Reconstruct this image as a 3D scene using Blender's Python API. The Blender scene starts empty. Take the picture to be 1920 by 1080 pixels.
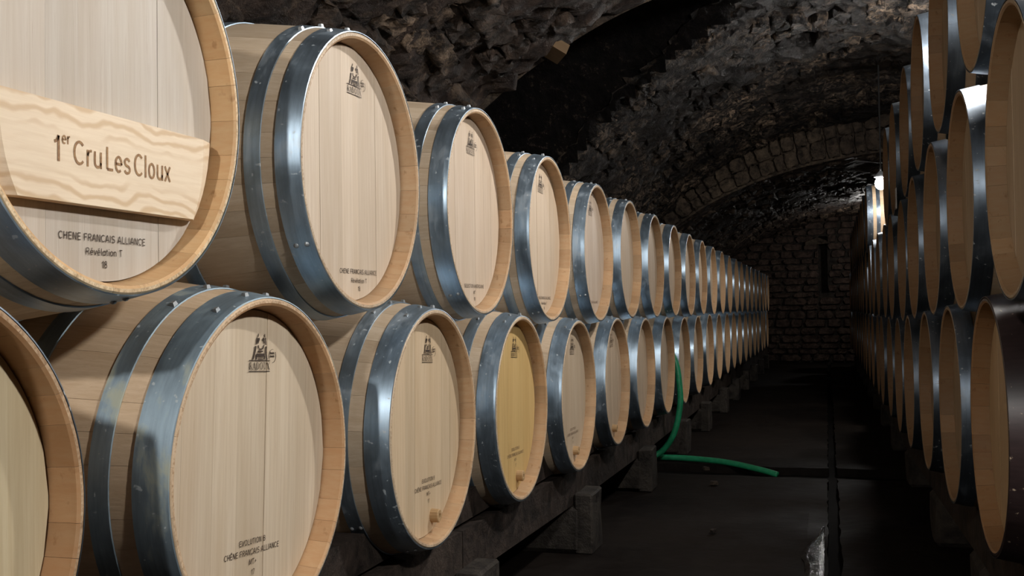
import bpy, math, random
import numpy as np
from mathutils import Vector, Matrix, noise

R_ = random.Random(7)
SC = bpy.context.scene
COL = SC.collection
pi = math.pi

# ------------------------------------------------------------------ camera
CAMH = 0.95
FPX, YAW, PITCH, ROLL = 1929.16, 0.297149, 0.022901, -0.014013
def cam_axes():
    r = Vector((math.cos(YAW), math.sin(YAW), 0)); fw = Vector((-math.sin(YAW), math.cos(YAW), 0)); z = Vector((0, 0, 1))
    f2 = fw*math.cos(PITCH)+z*math.sin(PITCH); u2 = -fw*math.sin(PITCH)+z*math.cos(PITCH)
    return r*math.cos(ROLL)+u2*math.sin(ROLL), -r*math.sin(ROLL)+u2*math.cos(ROLL), f2
cr, cu, cf = cam_axes()
cam = bpy.data.cameras.new('camera'); cam.sensor_width = 36; cam.lens = FPX/1920*36; cam.clip_start = 0.02
cam_o = bpy.data.objects.new('camera', cam); COL.objects.link(cam_o)
cam_o.matrix_world = Matrix(((cr.x, cu.x, -cf.x, 0), (cr.y, cu.y, -cf.y, 0), (cr.z, cu.z, -cf.z, CAMH), (0, 0, 0, 1)))
SC.camera = cam_o

# ------------------------------------------------------------------ world and exposure
w = bpy.data.worlds.new('cellar_dark'); SC.world = w; w.use_nodes = True
w.node_tree.nodes['Background'].inputs[0].default_value = (0.5, 0.55, 0.6, 1)
w.node_tree.nodes['Background'].inputs[1].default_value = 0.004
SC.view_settings.view_transform = 'Standard'; SC.view_settings.look = 'None'
SC.view_settings.exposure = 0.0; SC.view_settings.gamma = 1.0; SC.view_settings.use_curve_mapping = False

# cellar lamps, plus unseen fill lamps added behind the camera, above the near right row and in the last bay: (x, y, z, emission strength); each is built further down as a lamp with a lit globe
LAMPS = [(-0.70, -0.95, 2.05, 1250.0), (0.80, 1.10, 1.86, 1300.0), (0.40, 3.25, 2.32, 1450.0), (0.78, 6.55, 2.62, 680.0), (0.420, 8.55, 1.915, 460.0), (0.75, 16.6, 2.12, 300.0)]
LAMP_COL = (1.0, 0.965, 0.925)

# ------------------------------------------------------------------ small helpers
def tag(o, label, cat, group=None):
    o['label'] = label; o['category'] = cat
    if group: o['group'] = group
    return o
def mesh(name, V, F, mats=(), smooth=False, midx=None):
    me = bpy.data.meshes.new(name); me.from_pydata([tuple(v) for v in V], [], [tuple(f) for f in F])
    for m in mats: me.materials.append(m)
    if midx is not None: me.polygons.foreach_set('material_index', midx)
    if smooth: me.polygons.foreach_set('use_smooth', [True]*len(me.polygons))
    me.update(); return me
def obj(name, data, parent=None, loc=(0, 0, 0), rot=(0, 0, 0), color=None):
    o = bpy.data.objects.new(name, data); COL.objects.link(o)
    o.parent = parent; o.location = loc; o.rotation_euler = rot
    if color: o.color = (*color[:3], 1)
    return o
def empty(name, loc, rot=(0, 0, 0)):
    o = bpy.data.objects.new(name, None); COL.objects.link(o); o.location = loc; o.rotation_euler = rot
    o.empty_display_size = 0.1
    return o
def box_vf(x0, x1, y0, y1, z0, z1):
    V = [(x0,y0,z0),(x1,y0,z0),(x1,y1,z0),(x0,y1,z0),(x0,y0,z1),(x1,y0,z1),(x1,y1,z1),(x0,y1,z1)]
    F = [(0,3,2,1),(4,5,6,7),(0,1,5,4),(1,2,6,5),(2,3,7,6),(3,0,4,7)]
    return V, F
def prism(poly, x0, x1):
    """polygon in (y, z), counter-clockwise seen from +x, extruded in x"""
    n = len(poly); V = [(x0, a, b) for a, b in poly]+[(x1, a, b) for a, b in poly]
    F = [tuple(reversed(range(n))), tuple(range(n, 2*n))]+[(i, (i+1) % n, n+(i+1) % n, n+i) for i in range(n)]
    return V, F
def tube_vf(pts, r, n=10):
    V, F = [], []; P = [Vector(p) for p in pts]
    up = Vector((0.3, 0.2, 1)).normalized(); prev = None
    for i, p in enumerate(P):
        t = (P[min(i+1, len(P)-1)]-P[max(i-1, 0)]).normalized()
        a = (up-t*up.dot(t)) if prev is None else (prev-t*prev.dot(t))
        a.normalize(); prev = a; b = t.cross(a)
        for k in range(n):
            q = p+(a*math.cos(2*pi*k/n)+b*math.sin(2*pi*k/n))*r; V.append(q[:])
    for i in range(len(P)-1):
        for k in range(n):
            F.append((i*n+k, i*n+(k+1) % n, (i+1)*n+(k+1) % n, (i+1)*n+k))
    F.append(tuple(reversed(range(n)))); F.append(tuple(range((len(P)-1)*n, len(P)*n)))
    return V, F
def spline(pts, k=8):
    out = []; P = [Vector(p) for p in pts]
    for i in range(len(P)-1):
        p0, p1, p2, p3 = P[max(i-1, 0)], P[i], P[i+1], P[min(i+2, len(P)-1)]
        for j in range(k):
            t = j/k
            out.append(0.5*((2*p1)+(p2-p0)*t+(2*p0-5*p1+4*p2-p3)*t*t+(3*p1-p0-3*p2+p3)*t**3))
    out.append(P[-1]); return out

# ------------------------------------------------------------------ materials
class NT:
    def __init__(s, name):
        s.m = bpy.data.materials.new(name); s.m.use_nodes = True; s.t = s.m.node_tree
        s.b = s.t.nodes['Principled BSDF']
    def n(s, typ, **kw):
        nd = s.t.nodes.new(typ)
        for k, v in kw.items(): setattr(nd, k, v)
        return nd
    def set(s, sock, v):
        if isinstance(v, bpy.types.NodeSocket): s.t.links.new(v, sock)
        elif isinstance(v, (tuple, list)) and len(v) == 3 and sock.type == 'RGBA': sock.default_value = (*v, 1)
        else: sock.default_value = v
    def math(s, op, a, b=0.0, clamp=False):
        nd = s.n('ShaderNodeMath', operation=op, use_clamp=clamp); s.set(nd.inputs[0], a); s.set(nd.inputs[1], b); return nd.outputs[0]
    def vmath(s, op, a, b):
        nd = s.n('ShaderNodeVectorMath', operation=op); s.set(nd.inputs[0], a); s.set(nd.inputs[1], b); return nd.outputs[0]
    def coords(s, scale=(1, 1, 1), rand=True):
        tc = s.n('ShaderNodeTexCoord'); v = tc.outputs['Object']
        if rand:
            oi = s.n('ShaderNodeObjectInfo'); c = s.n('ShaderNodeCombineXYZ')
            s.set(c.inputs[0], s.math('MULTIPLY', oi.outputs['Random'], 37.0)); s.set(c.inputs[1], s.math('MULTIPLY', oi.outputs['Random'], 91.0)); s.set(c.inputs[2], s.math('MULTIPLY', oi.outputs['Random'], 53.0))
            v = s.vmath('ADD', v, c.outputs[0])
        return s.vmath('MULTIPLY', v, scale)
    def noise(s, vec, scale, detail=4, rough=0.55, dist=0.0):
        nd = s.n('ShaderNodeTexNoise'); s.set(nd.inputs['Vector'], vec); nd.inputs['Scale'].default_value = scale
        nd.inputs['Detail'].default_value = detail; nd.inputs['Roughness'].default_value = rough; nd.inputs['Distortion'].default_value = dist
        return nd.outputs['Fac']
    def ramp(s, fac, stops):
        nd = s.n('ShaderNodeValToRGB'); e = nd.color_ramp.elements
        while len(e) < len(stops): e.new(0.5)
        for el, (p, c) in zip(e, stops):
            el.position = p; el.color = (*c, 1) if isinstance(c, tuple) else (c, c, c, 1)
        s.set(nd.inputs[0], fac); return nd.outputs[0]
    def mix(s, fac, a, b, blend='MIX'):
        nd = s.n('ShaderNodeMix', data_type='RGBA', blend_type=blend)
        s.set(nd.inputs['Factor'], fac); s.set(nd.inputs['A'], a) if False else s.set(nd.inputs[6], a); s.set(nd.inputs[7], b)
        return nd.outputs[2]
    def bump(s, h, strength=0.3, dist=0.01):
        nd = s.n('ShaderNodeBump'); s.set(nd.inputs['Height'], h); nd.inputs['Strength'].default_value = strength; nd.inputs['Distance'].default_value = dist
        s.set(s.b.inputs['Normal'], nd.outputs[0])
    def out(s, col=None, rough=None, metal=None, spec=None):
        if col is not None: s.set(s.b.inputs['Base Color'], col)
        if rough is not None: s.set(s.b.inputs['Roughness'], rough)
        if metal is not None: s.set(s.b.inputs['Metallic'], metal)
        if spec is not None: s.set(s.b.inputs['Specular IOR Level'], spec)
        return s.m

def oak(name, axis, tint=None, contrast=1.0, dark=(0.62, 0.52, 0.42), rough=0.55):
    """oak whose grain runs along the given local axis; the object colour is the wood colour"""
    t = NT(name); k = {'x': ((2.2, 55, 55), (1.0, 14, 14)), 'z': ((30, 42, 1.3), (5, 9, 0.9)), 'y': ((40, 2.5, 45), (9, .9, 12))}[axis]
    base = t.n('ShaderNodeObjectInfo').outputs['Color'] if tint is None else tint
    fine = t.noise(t.coords(k[0]), 3.2, 5, 0.65, 0.2)
    broad = t.noise(t.coords(k[1]), 2.0, 3, 0.5, 0.6)
    g = t.mix(t.math('MULTIPLY', t.ramp(fine, [(0.35, 1.0), (0.62, 0.0)]), 0.32*contrast), base, t.mix(1.0, base, dark, 'MULTIPLY'))
    g = t.mix(t.math('MULTIPLY', t.ramp(broad, [(0.38, 0.0), (0.66, 1.0)]), 0.55*contrast), g, t.mix(1.0, base, (0.80, 0.74, 0.66), 'MULTIPLY'))
    pores = t.noise(t.coords(tuple(c*2.2 for c in k[0])), 4.0, 2, 0.7)
    g = t.mix(t.math('MULTIPLY', t.ramp(pores, [(0.66, 0.0), (0.74, 1.0)]), 0.35*contrast), g, t.mix(1.0, base, (0.5, 0.38, 0.28), 'MULTIPLY'))
    t.bump(fine, 0.12, 0.004)
    return t.out(g, rough, spec=0.3)

M = {}
M['head'] = oak('head_oak', 'z')
M['stave'] = oak('stave_oak', 'x')
M['chime'] = oak('chime_oak', 'x', None, 1.25)
t = NT('stave_inner_cut')          # sawn inside face of the chime: warmer and browner than the outside
oc = t.n('ShaderNodeObjectInfo').outputs['Color']
g = t.noise(t.coords((9, 40, 40)), 2.4, 4, 0.6)
spots = t.noise(t.coords((14, 9, 9)), 4.0, 3, 0.6)
c = t.mix(1.0, oc, (0.80, 0.67, 0.535), 'MULTIPLY')
c = t.mix(t.math('MULTIPLY', t.ramp(g, [(0.35, 0.0), (0.65, 1.0)]), 0.5), c, t.mix(1.0, oc, (0.72, 0.50, 0.33), 'MULTIPLY'))
c = t.mix(t.math('MULTIPLY', t.ramp(spots, [(0.62, 0.0), (0.74, 1.0)]), 0.55), c, t.mix(1.0, oc, (0.36, 0.21, 0.11), 'MULTIPLY'))
t.bump(g, 0.1, 0.004); M['inner'] = t.out(c, 0.6, spec=0.25)
t = NT('stave_end_grain')
oc = t.n('ShaderNodeObjectInfo').outputs['Color']
g = t.noise(t.coords((60, 60, 60)), 3.0, 3, 0.6)
M['endgrain'] = t.out(t.mix(t.ramp(g, [(0.4, 0.0), (0.65, 1.0)]), t.mix(1.0, oc, (1.0, 0.98, 0.95), 'MULTIPLY'), t.mix(1.0, oc, (0.62, 0.52, 0.42), 'MULTIPLY')), 0.6)

def far_body(name):                # whole barrel body too far away to pick the staves apart
    t = NT(name); tc = t.n('ShaderNodeTexCoord').outputs['Object']
    sp = t.n('ShaderNodeSeparateXYZ'); t.set(sp.inputs[0], tc)
    a = t.math('ARCTAN2', sp.outputs[1], sp.outputs[2]); cell = t.math('FLOOR', t.math('MULTIPLY', a, 30/(2*pi)))
    wn = t.n('ShaderNodeTexWhiteNoise', noise_dimensions='1D'); t.set(wn.inputs['W'], cell)
    oc = t.n('ShaderNodeObjectInfo').outputs['Color']
    c = t.mix(wn.outputs['Value'], t.mix(1.0, oc, (0.82, 0.78, 0.72), 'MULTIPLY'), oc)
    g = t.noise(t.coords((2, 45, 45)), 3.0, 3)
    c = t.mix(t.math('MULTIPLY', t.ramp(g, [(0.4, 0.0), (0.65, 1.0)]), 0.3), c, t.mix(1.0, oc, (0.6, 0.5, 0.4), 'MULTIPLY'))
    return t.out(c, 0.55, spec=0.3)
M['far_body'] = far_body('far_stave_oak')

def steel(name, base, stain, amount, rough):
    t = NT(name); v = t.coords((6, 3.2, 3.2))
    blot = t.noise(v, 2.6, 6, 0.62, 0.4); streak = t.noise(t.coords((70, 4, 4)), 2.2, 4, 0.6)
    speck = t.noise(t.coords((30, 30, 30)), 3.0, 2, 0.5)
    c = t.mix(t.ramp(blot, [(0.36, 0.0), (0.68, 1.0)]), base, tuple(min(1, x*1.45) for x in base))
    c = t.mix(t.math('MULTIPLY', t.ramp(streak, [(0.42, 0.0), (0.7, 1.0)]), 0.35), c, tuple(x*0.62 for x in base))
    sm = t.math('MULTIPLY', t.ramp(blot, [(0.56, 0.0), (0.68, 1.0)]), amount)
    c = t.mix(sm, c, stain)
    spm = t.math('MULTIPLY', t.ramp(speck, [(0.67, 0.0), (0.72, 1.0)]), 0.6)
    c = t.mix(spm, c, (0.55, 0.58, 0.58))
    r = t.math('ADD', t.ramp(blot, [(0.3, rough-0.05), (0.7, rough+0.14)]), t.math('MULTIPLY', spm, 0.3))
    t.bump(streak, 0.06, 0.003)
    return t.out(c, r, t.math('SUBTRACT', 0.88, t.math('ADD', t.math('MULTIPLY', sm, 0.7), t.math('MULTIPLY', spm, 0.8)), True))
M['steel'] = steel('galvanised_hoop', (0.30, 0.385, 0.465), (0.46, 0.48, 0.48), 0.4, 0.35)
M['steel_stained'] = steel('galvanised_hoop_stained', (0.25, 0.32, 0.37), (0.42, 0.43, 0.32), 0.8, 0.54)
t = NT('wine_dark_paint'); sk_ = t.noise(t.coords((26, 26, 26)), 2.4, 4, 0.6); s2_ = t.noise(t.coords((5, 60, 60)), 2.0, 3, 0.6)
M['paint'] = t.out(t.mix(t.ramp(sk_, [(0.66, 0.0), (0.70, 1.0)]), t.mix(s2_, (0.010, 0.006, 0.006), (0.045, 0.028, 0.028)), (0.36, 0.28, 0.2)), 0.38)
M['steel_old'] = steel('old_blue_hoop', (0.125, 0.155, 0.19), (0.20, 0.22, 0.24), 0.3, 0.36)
t = NT('zinc_rivet'); M['rivet'] = t.out((0.40, 0.43, 0.45), 0.45, 0.7)
t = NT('black_brand_ink'); M['ink'] = t.out((0.045, 0.028, 0.018), 0.7)
t = NT('faint_brand_ink'); M['ink_faint'] = t.out((0.16, 0.10, 0.06), 0.7)
t = NT('routed_letter_brown')
M['routed'] = t.out(t.mix(t.ramp(t.noise(t.coords((60, 60, 60)), 3, 3), [(0.4, 0.0), (0.65, 1.0)]), (0.24, 0.12, 0.05), (0.36, 0.21, 0.09)), 0.7)

t = NT('knotty_pine')              # wavy cathedral grain running along y
v = t.coords((1.0, 1.0, 1.0), False)
wob = t.noise(t.vmath('MULTIPLY', v, (2, 9, 7)), 1.0, 3, 0.5)
sp = t.n('ShaderNodeSeparateXYZ'); t.set(sp.inputs[0], v)
d = t.math('ADD', t.math('MULTIPLY', sp.outputs[2], 330.0), t.math('MULTIPLY', wob, 22.0))
wv = t.math('ADD', t.math('MULTIPLY', t.math('SINE', d), 0.5), 0.5)
fine = t.noise(t.vmath('MULTIPLY', v, (30, 3, 60)), 3.5, 4, 0.6)
edge = t.math('MULTIPLY', t.ramp(t.math('ABSOLUTE', sp.outputs[2]), [(0.022, 0.10), (0.040, 0.9)]), 1.0)
c = t.mix(t.math('MULTIPLY', t.ramp(wv, [(0.45, 0.0), (0.95, 1.0)]), edge), (0.80, 0.66, 0.49), (0.62, 0.44, 0.265))
c = t.mix(t.math('MULTIPLY', t.ramp(fine, [(0.4, 0.0), (0.7, 1.0)]), 0.3), c, (0.62, 0.46, 0.30))
t.bump(fine, 0.08, 0.003); M['pine'] = t.out(c, 0.5, spec=0.3)

def rock(name, dark, mid, light, wet, bump_s=0.9, lo=0.42, hi=0.72, spec=0.22):
    t = NT(name); geo = t.n('ShaderNodeNewGeometry'); p = geo.outputs['Position']
    oi = t.n('ShaderNodeObjectInfo').outputs['Random']
    big = t.noise(p, 1.1, 4, 0.6); n1 = t.noise(p, 11.0, 8, 0.7, 0.3); n2 = t.noise(p, 38.0, 7, 0.72)
    c = t.mix(t.ramp(n1, [(0.38, 0.0), (0.62, 1.0)]), dark, mid)
    lm = t.math('MULTIPLY', t.ramp(t.math('ADD', t.math('ADD', t.math('MULTIPLY', n2, 0.5), t.math('MULTIPLY', n1, 0.5)), t.math('MULTIPLY', t.math('SUBTRACT', oi, 0.5), 0.10)), [(lo, 0.0), (hi, 1.0)]), t.ramp(big, [(0.42, 0.05), (0.64, 1.0)]))
    c = t.mix(lm, c, light)
    h = t.math('ADD', t.math('MULTIPLY', n1, 1.0), t.math('MULTIPLY', n2, 0.4))
    t.bump(h, bump_s, 0.06)
    return t.out(c, t.ramp(big, [(0.35, wet), (0.65, min(1, wet+0.3))]), spec=spec)
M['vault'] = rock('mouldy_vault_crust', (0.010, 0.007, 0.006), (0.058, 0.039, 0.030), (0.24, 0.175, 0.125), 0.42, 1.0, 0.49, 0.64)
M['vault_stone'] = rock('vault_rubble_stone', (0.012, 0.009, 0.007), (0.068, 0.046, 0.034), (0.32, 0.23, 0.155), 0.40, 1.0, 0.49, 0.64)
M['vault_b'] = rock('near_black_vault_crust', (0.003, 0.0025, 0.0025), (0.011, 0.0085, 0.008), (0.20, 0.15, 0.11), 0.36, 1.0, 0.51, 0.62, 0.2)  # near-black version of the vault crust for the middle bay and side tunnel
M['stone_b'] = rock('near_black_vault_stone', (0.004, 0.003, 0.003), (0.016, 0.012, 0.010), (0.40, 0.29, 0.20), 0.34, 1.0, 0.50, 0.61, 0.22)  # near-black version of the vault stone for the middle bay
M['arch_stone'] = rock('arch_stone', (0.022, 0.017, 0.014), (0.085, 0.062, 0.045), (0.24, 0.18, 0.12), 0.5, 0.9)
M['brick'] = rock('end_wall_stone', (0.022, 0.015, 0.012), (0.085, 0.055, 0.042), (0.17, 0.12, 0.09), 0.5, 0.6, 0.5, 0.8)
M['mortar'] = rock('end_wall_mortar', (0.010, 0.008, 0.007), (0.035, 0.028, 0.022), (0.06, 0.05, 0.04), 0.6, 0.6)
t = NT('wet_dark_concrete'); geo = t.n('ShaderNodeNewGeometry').outputs['Position']
n1 = t.noise(geo, 0.9, 5, 0.6); n2 = t.noise(geo, 14, 6, 0.65)
c = t.mix(t.ramp(n1, [(0.35, 0.0), (0.7, 1.0)]), (0.006, 0.0045, 0.004), (0.016, 0.012, 0.0095))
c = t.mix(t.math('MULTIPLY', t.ramp(n2, [(0.45, 0.0), (0.75, 1.0)]), 0.4), c, (0.022, 0.018, 0.015))
t.bump(n2, 0.35, 0.01); M['floor'] = t.out(c, t.ramp(n1, [(0.35, 0.5), (0.65, 0.9)]), spec=0.06)
t = NT('channel_concrete'); M['channel'] = t.out((0.006, 0.005, 0.0045), 0.85, spec=0.08)
t = NT('water_film'); geo = t.n('ShaderNodeNewGeometry').outputs['Position']
t.bump(t.noise(geo, 45, 4, 0.65), 0.5, 0.008); M['water'] = t.out((0.008, 0.008, 0.008), 0.13, spec=0.9)
M['beam'] = rock('dark_damp_timber', (0.012, 0.009, 0.007), (0.042, 0.030, 0.024), (0.075, 0.055, 0.042), 0.55, 0.5)
M['block'] = rock('support_concrete', (0.016, 0.013, 0.011), (0.050, 0.042, 0.034), (0.085, 0.070, 0.056), 0.6, 0.5)
t = NT('green_hose_rubber'); n = t.noise(t.coords((12, 12, 12)), 3, 3)
M['hose'] = t.out(t.mix(t.ramp(n, [(0.4, 0.0), (0.7, 1.0)]), (0.012, 0.20, 0.085), (0.02, 0.28, 0.13)), 0.42)
t = NT('rusty_iron'); M['iron'] = t.out(t.mix(t.ramp(t.noise(t.coords((9, 9, 9)), 4, 4), [(0.4, 0.0), (0.65, 1.0)]), (0.035, 0.030, 0.028), (0.09, 0.055, 0.038)), 0.6, 0.4)
t = NT('lamp_globe_glow'); M['paper'] = NT('white_paper').out((0.75, 0.76, 0.74), 0.6)
M['plug'] = oak('plug_oak', 'x', (0.50, 0.34, 0.18), 1.2)
M['wedge'] = oak('wedge_pine', 'x', (0.12, 0.08, 0.045), 1.0)
M['lampcap'] = NT('grey_lamp_fitting').out((0.25, 0.26, 0.27), 0.45, 0.3)
M['cable'] = NT('black_cable').out((0.012, 0.012, 0.012), 0.5)

# ------------------------------------------------------------------ large structure: vault, walls, floor
Y0, YA, YB, YC = -2.6, 4.62, 11.2, 18.6
XL = -2.05
SECT = {'A': (0.60, 2.65, 1.60, Y0, YA), 'B': (0.60, 2.65, 1.88, YA, YB), 'C': (1.00, 3.05, 1.57, YB, YC)}
ZS = 1.0
def vh(s, y):                      # the middle bay is highest just behind the near arch and sinks towards the far one
    h = SECT[s][2]
    return h if s != 'B' else 2.25+(h-2.25)*min(1, max(0, (y-YA)/2.1))
def vprof(s, th, y=99.0):          # th from 0 (left springing) to pi (right springing)
    x0, a, h, _, _ = SECT[s]; h = vh(s, y)
    return x0-a*math.cos(th), ZS+h*math.sin(th)
def vnorm(s, th):                  # pointing down into the room
    x0, a, h, _, _ = SECT[s]
    n = Vector((-math.cos(th)/a, 0, math.sin(th)/h)); n.normalize(); return -n
def crust(x, y, z):
    p = Vector((x, y*0.8, z))
    return 0.05*noise.fractal(p*2.2, 0.9, 2.1, 3)+0.05*noise.fractal(p*9.5+Vector((9, 4, 1)), 0.7, 2.1, 4)
ceil = empty('ceiling', (0, 0, 0)); ceil['kind'] = 'structure'
th_max = pi*0.62
TY, TW = 5.72, 1.08                # dark side tunnel opening into the left haunch of the middle bay
def tun(y):
    q = (y-TY)/TW
    return 1.25+1.70*math.sqrt(1-q*q) if abs(q) < 1 else -9.0
def in_tunnel(x, y, z): return x < -0.35 and z < tun(y)-0.01
def vault_surface(sec, name, dy, nth, ya, yb, t0, t1):
    ny = max(2, int((yb-ya)/dy)); V, F = [], []
    for j in range(ny+1):
        y = ya+(yb-ya)*j/ny
        for i in range(nth+1):
            th = t0+(t1-t0)*i/nth; x, z = vprof(sec, th, y); n = vnorm(sec, th)
            d = crust(x, y, z)
            if 0 < j < ny or True: V.append((x+n.x*d, y, z+n.z*d))
    for j in range(ny):
        for i in range(nth):
            a = j*(nth+1)+i
            if sec == 'B' and in_tunnel(*V[a]) and in_tunnel(*V[a+nth+2]): continue
            F.append((a, a+1, a+nth+2, a+nth+1))
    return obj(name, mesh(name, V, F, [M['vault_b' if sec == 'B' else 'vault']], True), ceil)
vault_surface('A', 'vault_crust', 0.07, 46, Y0, 0.8, 0.0, pi)
vault_surface('A', 'vault_crust', 0.026, 120, 0.8, YA, 0.0, pi)
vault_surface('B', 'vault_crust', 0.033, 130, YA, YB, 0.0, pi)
vault_surface('C', 'vault_crust', 0.06, 70, YB, YC, 0.0, pi)
def side_tunnel():
    V, F = [], []; nx, na = 110, 60; x0 = -4.2
    for i in range(nx+1):
        x = x0+(-0.35-x0)*i/nx
        for k in range(na+1):
            a = pi*k/na; y = TY-TW*math.cos(a); z = 1.25+1.70*math.sin(a); d = crust(x, y, z+3)*0.6
            V.append((x, y+d*math.cos(a), z-d*math.sin(a)))
    def inside_room(p):
        h = vh('B', p[1]); q = (p[0]-0.6)/2.65
        return abs(q) < 1 and p[2] < ZS+h*math.sqrt(1-q*q)-0.03
    for i in range(nx):
        for k in range(na):
            a = i*(na+1)+k
            if inside_room(V[a]) and inside_room(V[a+na+2]): continue
            F.append((a, a+na+1, a+na+2, a+1))
    for k in range(na): F.append((k, k+1, len(V)))
    V.append((x0, TY, 1.05))
    b = len(V); V += [(x0, TY-TW, 1.24), (XL, TY-TW, 1.24), (XL, TY+TW, 1.24), (x0, TY+TW, 1.24), (XL, TY-TW, 1.0), (XL, TY+TW, 1.0)]
    F += [(b, b+1, b+2, b+3), (b+1, b+4, b+5, b+2)]
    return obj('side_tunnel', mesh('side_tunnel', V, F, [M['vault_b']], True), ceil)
side_tunnel()
# step faces between the vault sections (the near arch ends lower than the middle bay; the far arch starts lower again)
def step_face(ya, s_low, s_high, name):
    n = 80; V, F = [], []
    for i in range(n+1):
        th = pi*i/n; a = vprof(s_low, th, ya); b = vprof(s_high, th, ya)
        for q in range(4):
            f = q/3; d = 0.02*noise.fractal(Vector((a[0]*6, a[1]*6+f*2, ya)), 0.9, 2, 3)
            V.append((a[0]+(b[0]-a[0])*f, ya+d, a[1]-0.02+(b[1]+0.05-a[1])*f))
    for i in range(n):
        for q in range(3):
            k = i*4+q; F.append((k, k+4, k+5, k+1))
    return obj(name, mesh(name, V, F, [M['arch_stone']], True), ceil)
step_face(YA+0.02, 'A', 'B', 'arch_face'); step_face(YB-0.02, 'C', 'B', 'arch_face')

# rubble stones of the vault
def stone_variant(seed, nx=4, ny=3, nz=2):
    rr = random.Random(seed); V, F = [], []; idx = {}
    def vid(i, j, k):
        if (i, j, k) not in idx:
            x, y, z = i/nx-0.5, j/ny-0.5, k/nz-0.5
            q = Vector((x, y, z)); s = 1-0.22*(abs(2*x)**4*0.5+abs(2*y)**4*0.5)*(0.6+0.4*(k == nz))
            q.x *= s; q.y *= s
            nn = noise.noise_vector(q*3.1+Vector((seed*7.3, seed*3.1, 2)))*0.16
            n2 = noise.noise_vector(q*9.0+Vector((seed*2.3, 1, seed)))*0.07
            q += Vector((nn.x*0.8+n2.x, nn.y*1.0+n2.y, nn.z*1.7+n2.z*1.8)); idx[(i, j, k)] = len(V); V.append(q[:])
        return idx[(i, j, k)]
    for k in (0, nz):
        for i in range(nx):
            for j in range(ny):
                f = (vid(i, j, k), vid(i+1, j, k), vid(i+1, j+1, k), vid(i, j+1, k)); F.append(f if k else f[::-1])
    for k in range(nz):
        for i in range(nx):
            F.append((vid(i, 0, k), vid(i+1, 0, k), vid(i+1, 0, k+1), vid(i, 0, k+1)))
            F.append((vid(i+1, ny, k), vid(i, ny, k), vid(i, ny, k+1), vid(i+1, ny, k+1)))
        for j in range(ny):
            F.append((vid(nx, j, k), vid(nx, j+1, k), vid(nx, j+1, k+1), vid(nx, j, k+1)))
            F.append((vid(0, j+1, k), vid(0, j, k), vid(0, j, k+1), vid(0, j+1, k+1)))
    return V, F
STV = [stone_variant(i+1, 7, 5, 2) for i in range(9)]
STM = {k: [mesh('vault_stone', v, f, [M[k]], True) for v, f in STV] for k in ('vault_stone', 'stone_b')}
ARM = [mesh('arch_stone', v, f, [M['arch_stone']], True) for v, f in STV]
BRM = [mesh('wall_stone', v, f, [M['brick']], False) for v, f in [stone_variant(i+31, 4, 2, 1) for i in range(6)]]
def project(p):
    q = Vector(p)-Vector((0, 0, CAMH)); d = q.dot(cf)
    if d < 0.05: return None
    return 960+FPX*q.dot(cr)/d, 540-FPX*q.dot(cu)/d, d
stones = []
for sec in 'ABC':
    x0, a, h, ya, yb = SECT[sec]
    th = 0.16
    while th < pi*0.74:
        ds = math.hypot(a*math.sin(th), h*math.cos(th)); cw = R_.uniform(0.085, 0.15)
        y = max(ya, 0.9)+R_.uniform(0.02, 0.2)
        while y < yb-0.12:
            L = R_.uniform(0.14, 0.34); tm = th+cw*0.5/ds+R_.uniform(-0.15, 0.15)*cw/ds; x, z = vprof(sec, tm, y+L/2)
            if R_.random() < 0.86 and y+L < yb-0.02 and not (sec == 'B' and (in_tunnel(x, y, z-0.05) or in_tunnel(x, y+L, z-0.05) or in_tunnel(x, y+L/2, z-0.05))):
                n = vnorm(sec, tm); tang = Vector((0, 1, 0)); bi = n.cross(tang)
                thick = R_.uniform(0.07, 0.13)
                ang = R_.uniform(-0.22, 0.22)
                ax = tang*math.cos(ang)+bi*math.sin(ang); ay = n.cross(ax)
                tilt = R_.uniform(-0.15, 0.15); nz = (n+ax*tilt).normalized()
                p = Vector((x, y+L/2, z))+n*(R_.uniform(-0.025, 0.03)-0.045)
                pr = project(p); score = 0
                if pr and -30 < pr[0] < 1950 and -30 < pr[1] < 1100: score = L*cw/pr[2]**2
                mat = Matrix(((ax.x*L*1.02, ay.x*cw*1.0, nz.x*thick, p.x), (ax.y*L*1.02, ay.y*cw*1.0, nz.y*thick, p.y), (ax.z*L*1.02, ay.z*cw*1.0, nz.z*thick, p.z), (0, 0, 0, 1)))
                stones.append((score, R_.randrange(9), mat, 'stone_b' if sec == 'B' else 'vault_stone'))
            y += L+R_.uniform(0.005, 0.05)
        th += cw/ds*1.02
stones.sort(key=lambda s: -s[0])
for sc_, vi, mat, mk in stones[:300]:
    o = obj('vault_stone', STM[mk][vi], ceil); o.matrix_local = mat
BV, BF, BM = [], [], []
for sc_, vi, mat, mk in stones[300:]:
    v, f = STV[vi]; b0 = len(BV); BM += [int(mk == 'stone_b')]*len(f); BV += [(mat @ Vector(q))[:] for q in v]; BF += [tuple(b0+i for i in ff) for ff in f]
rub = obj('vault_rubble', mesh('vault_rubble', BV, BF, [M['vault_stone'], M['stone_b']], True, BM), ceil); rub['kind'] = 'stuff'
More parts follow.
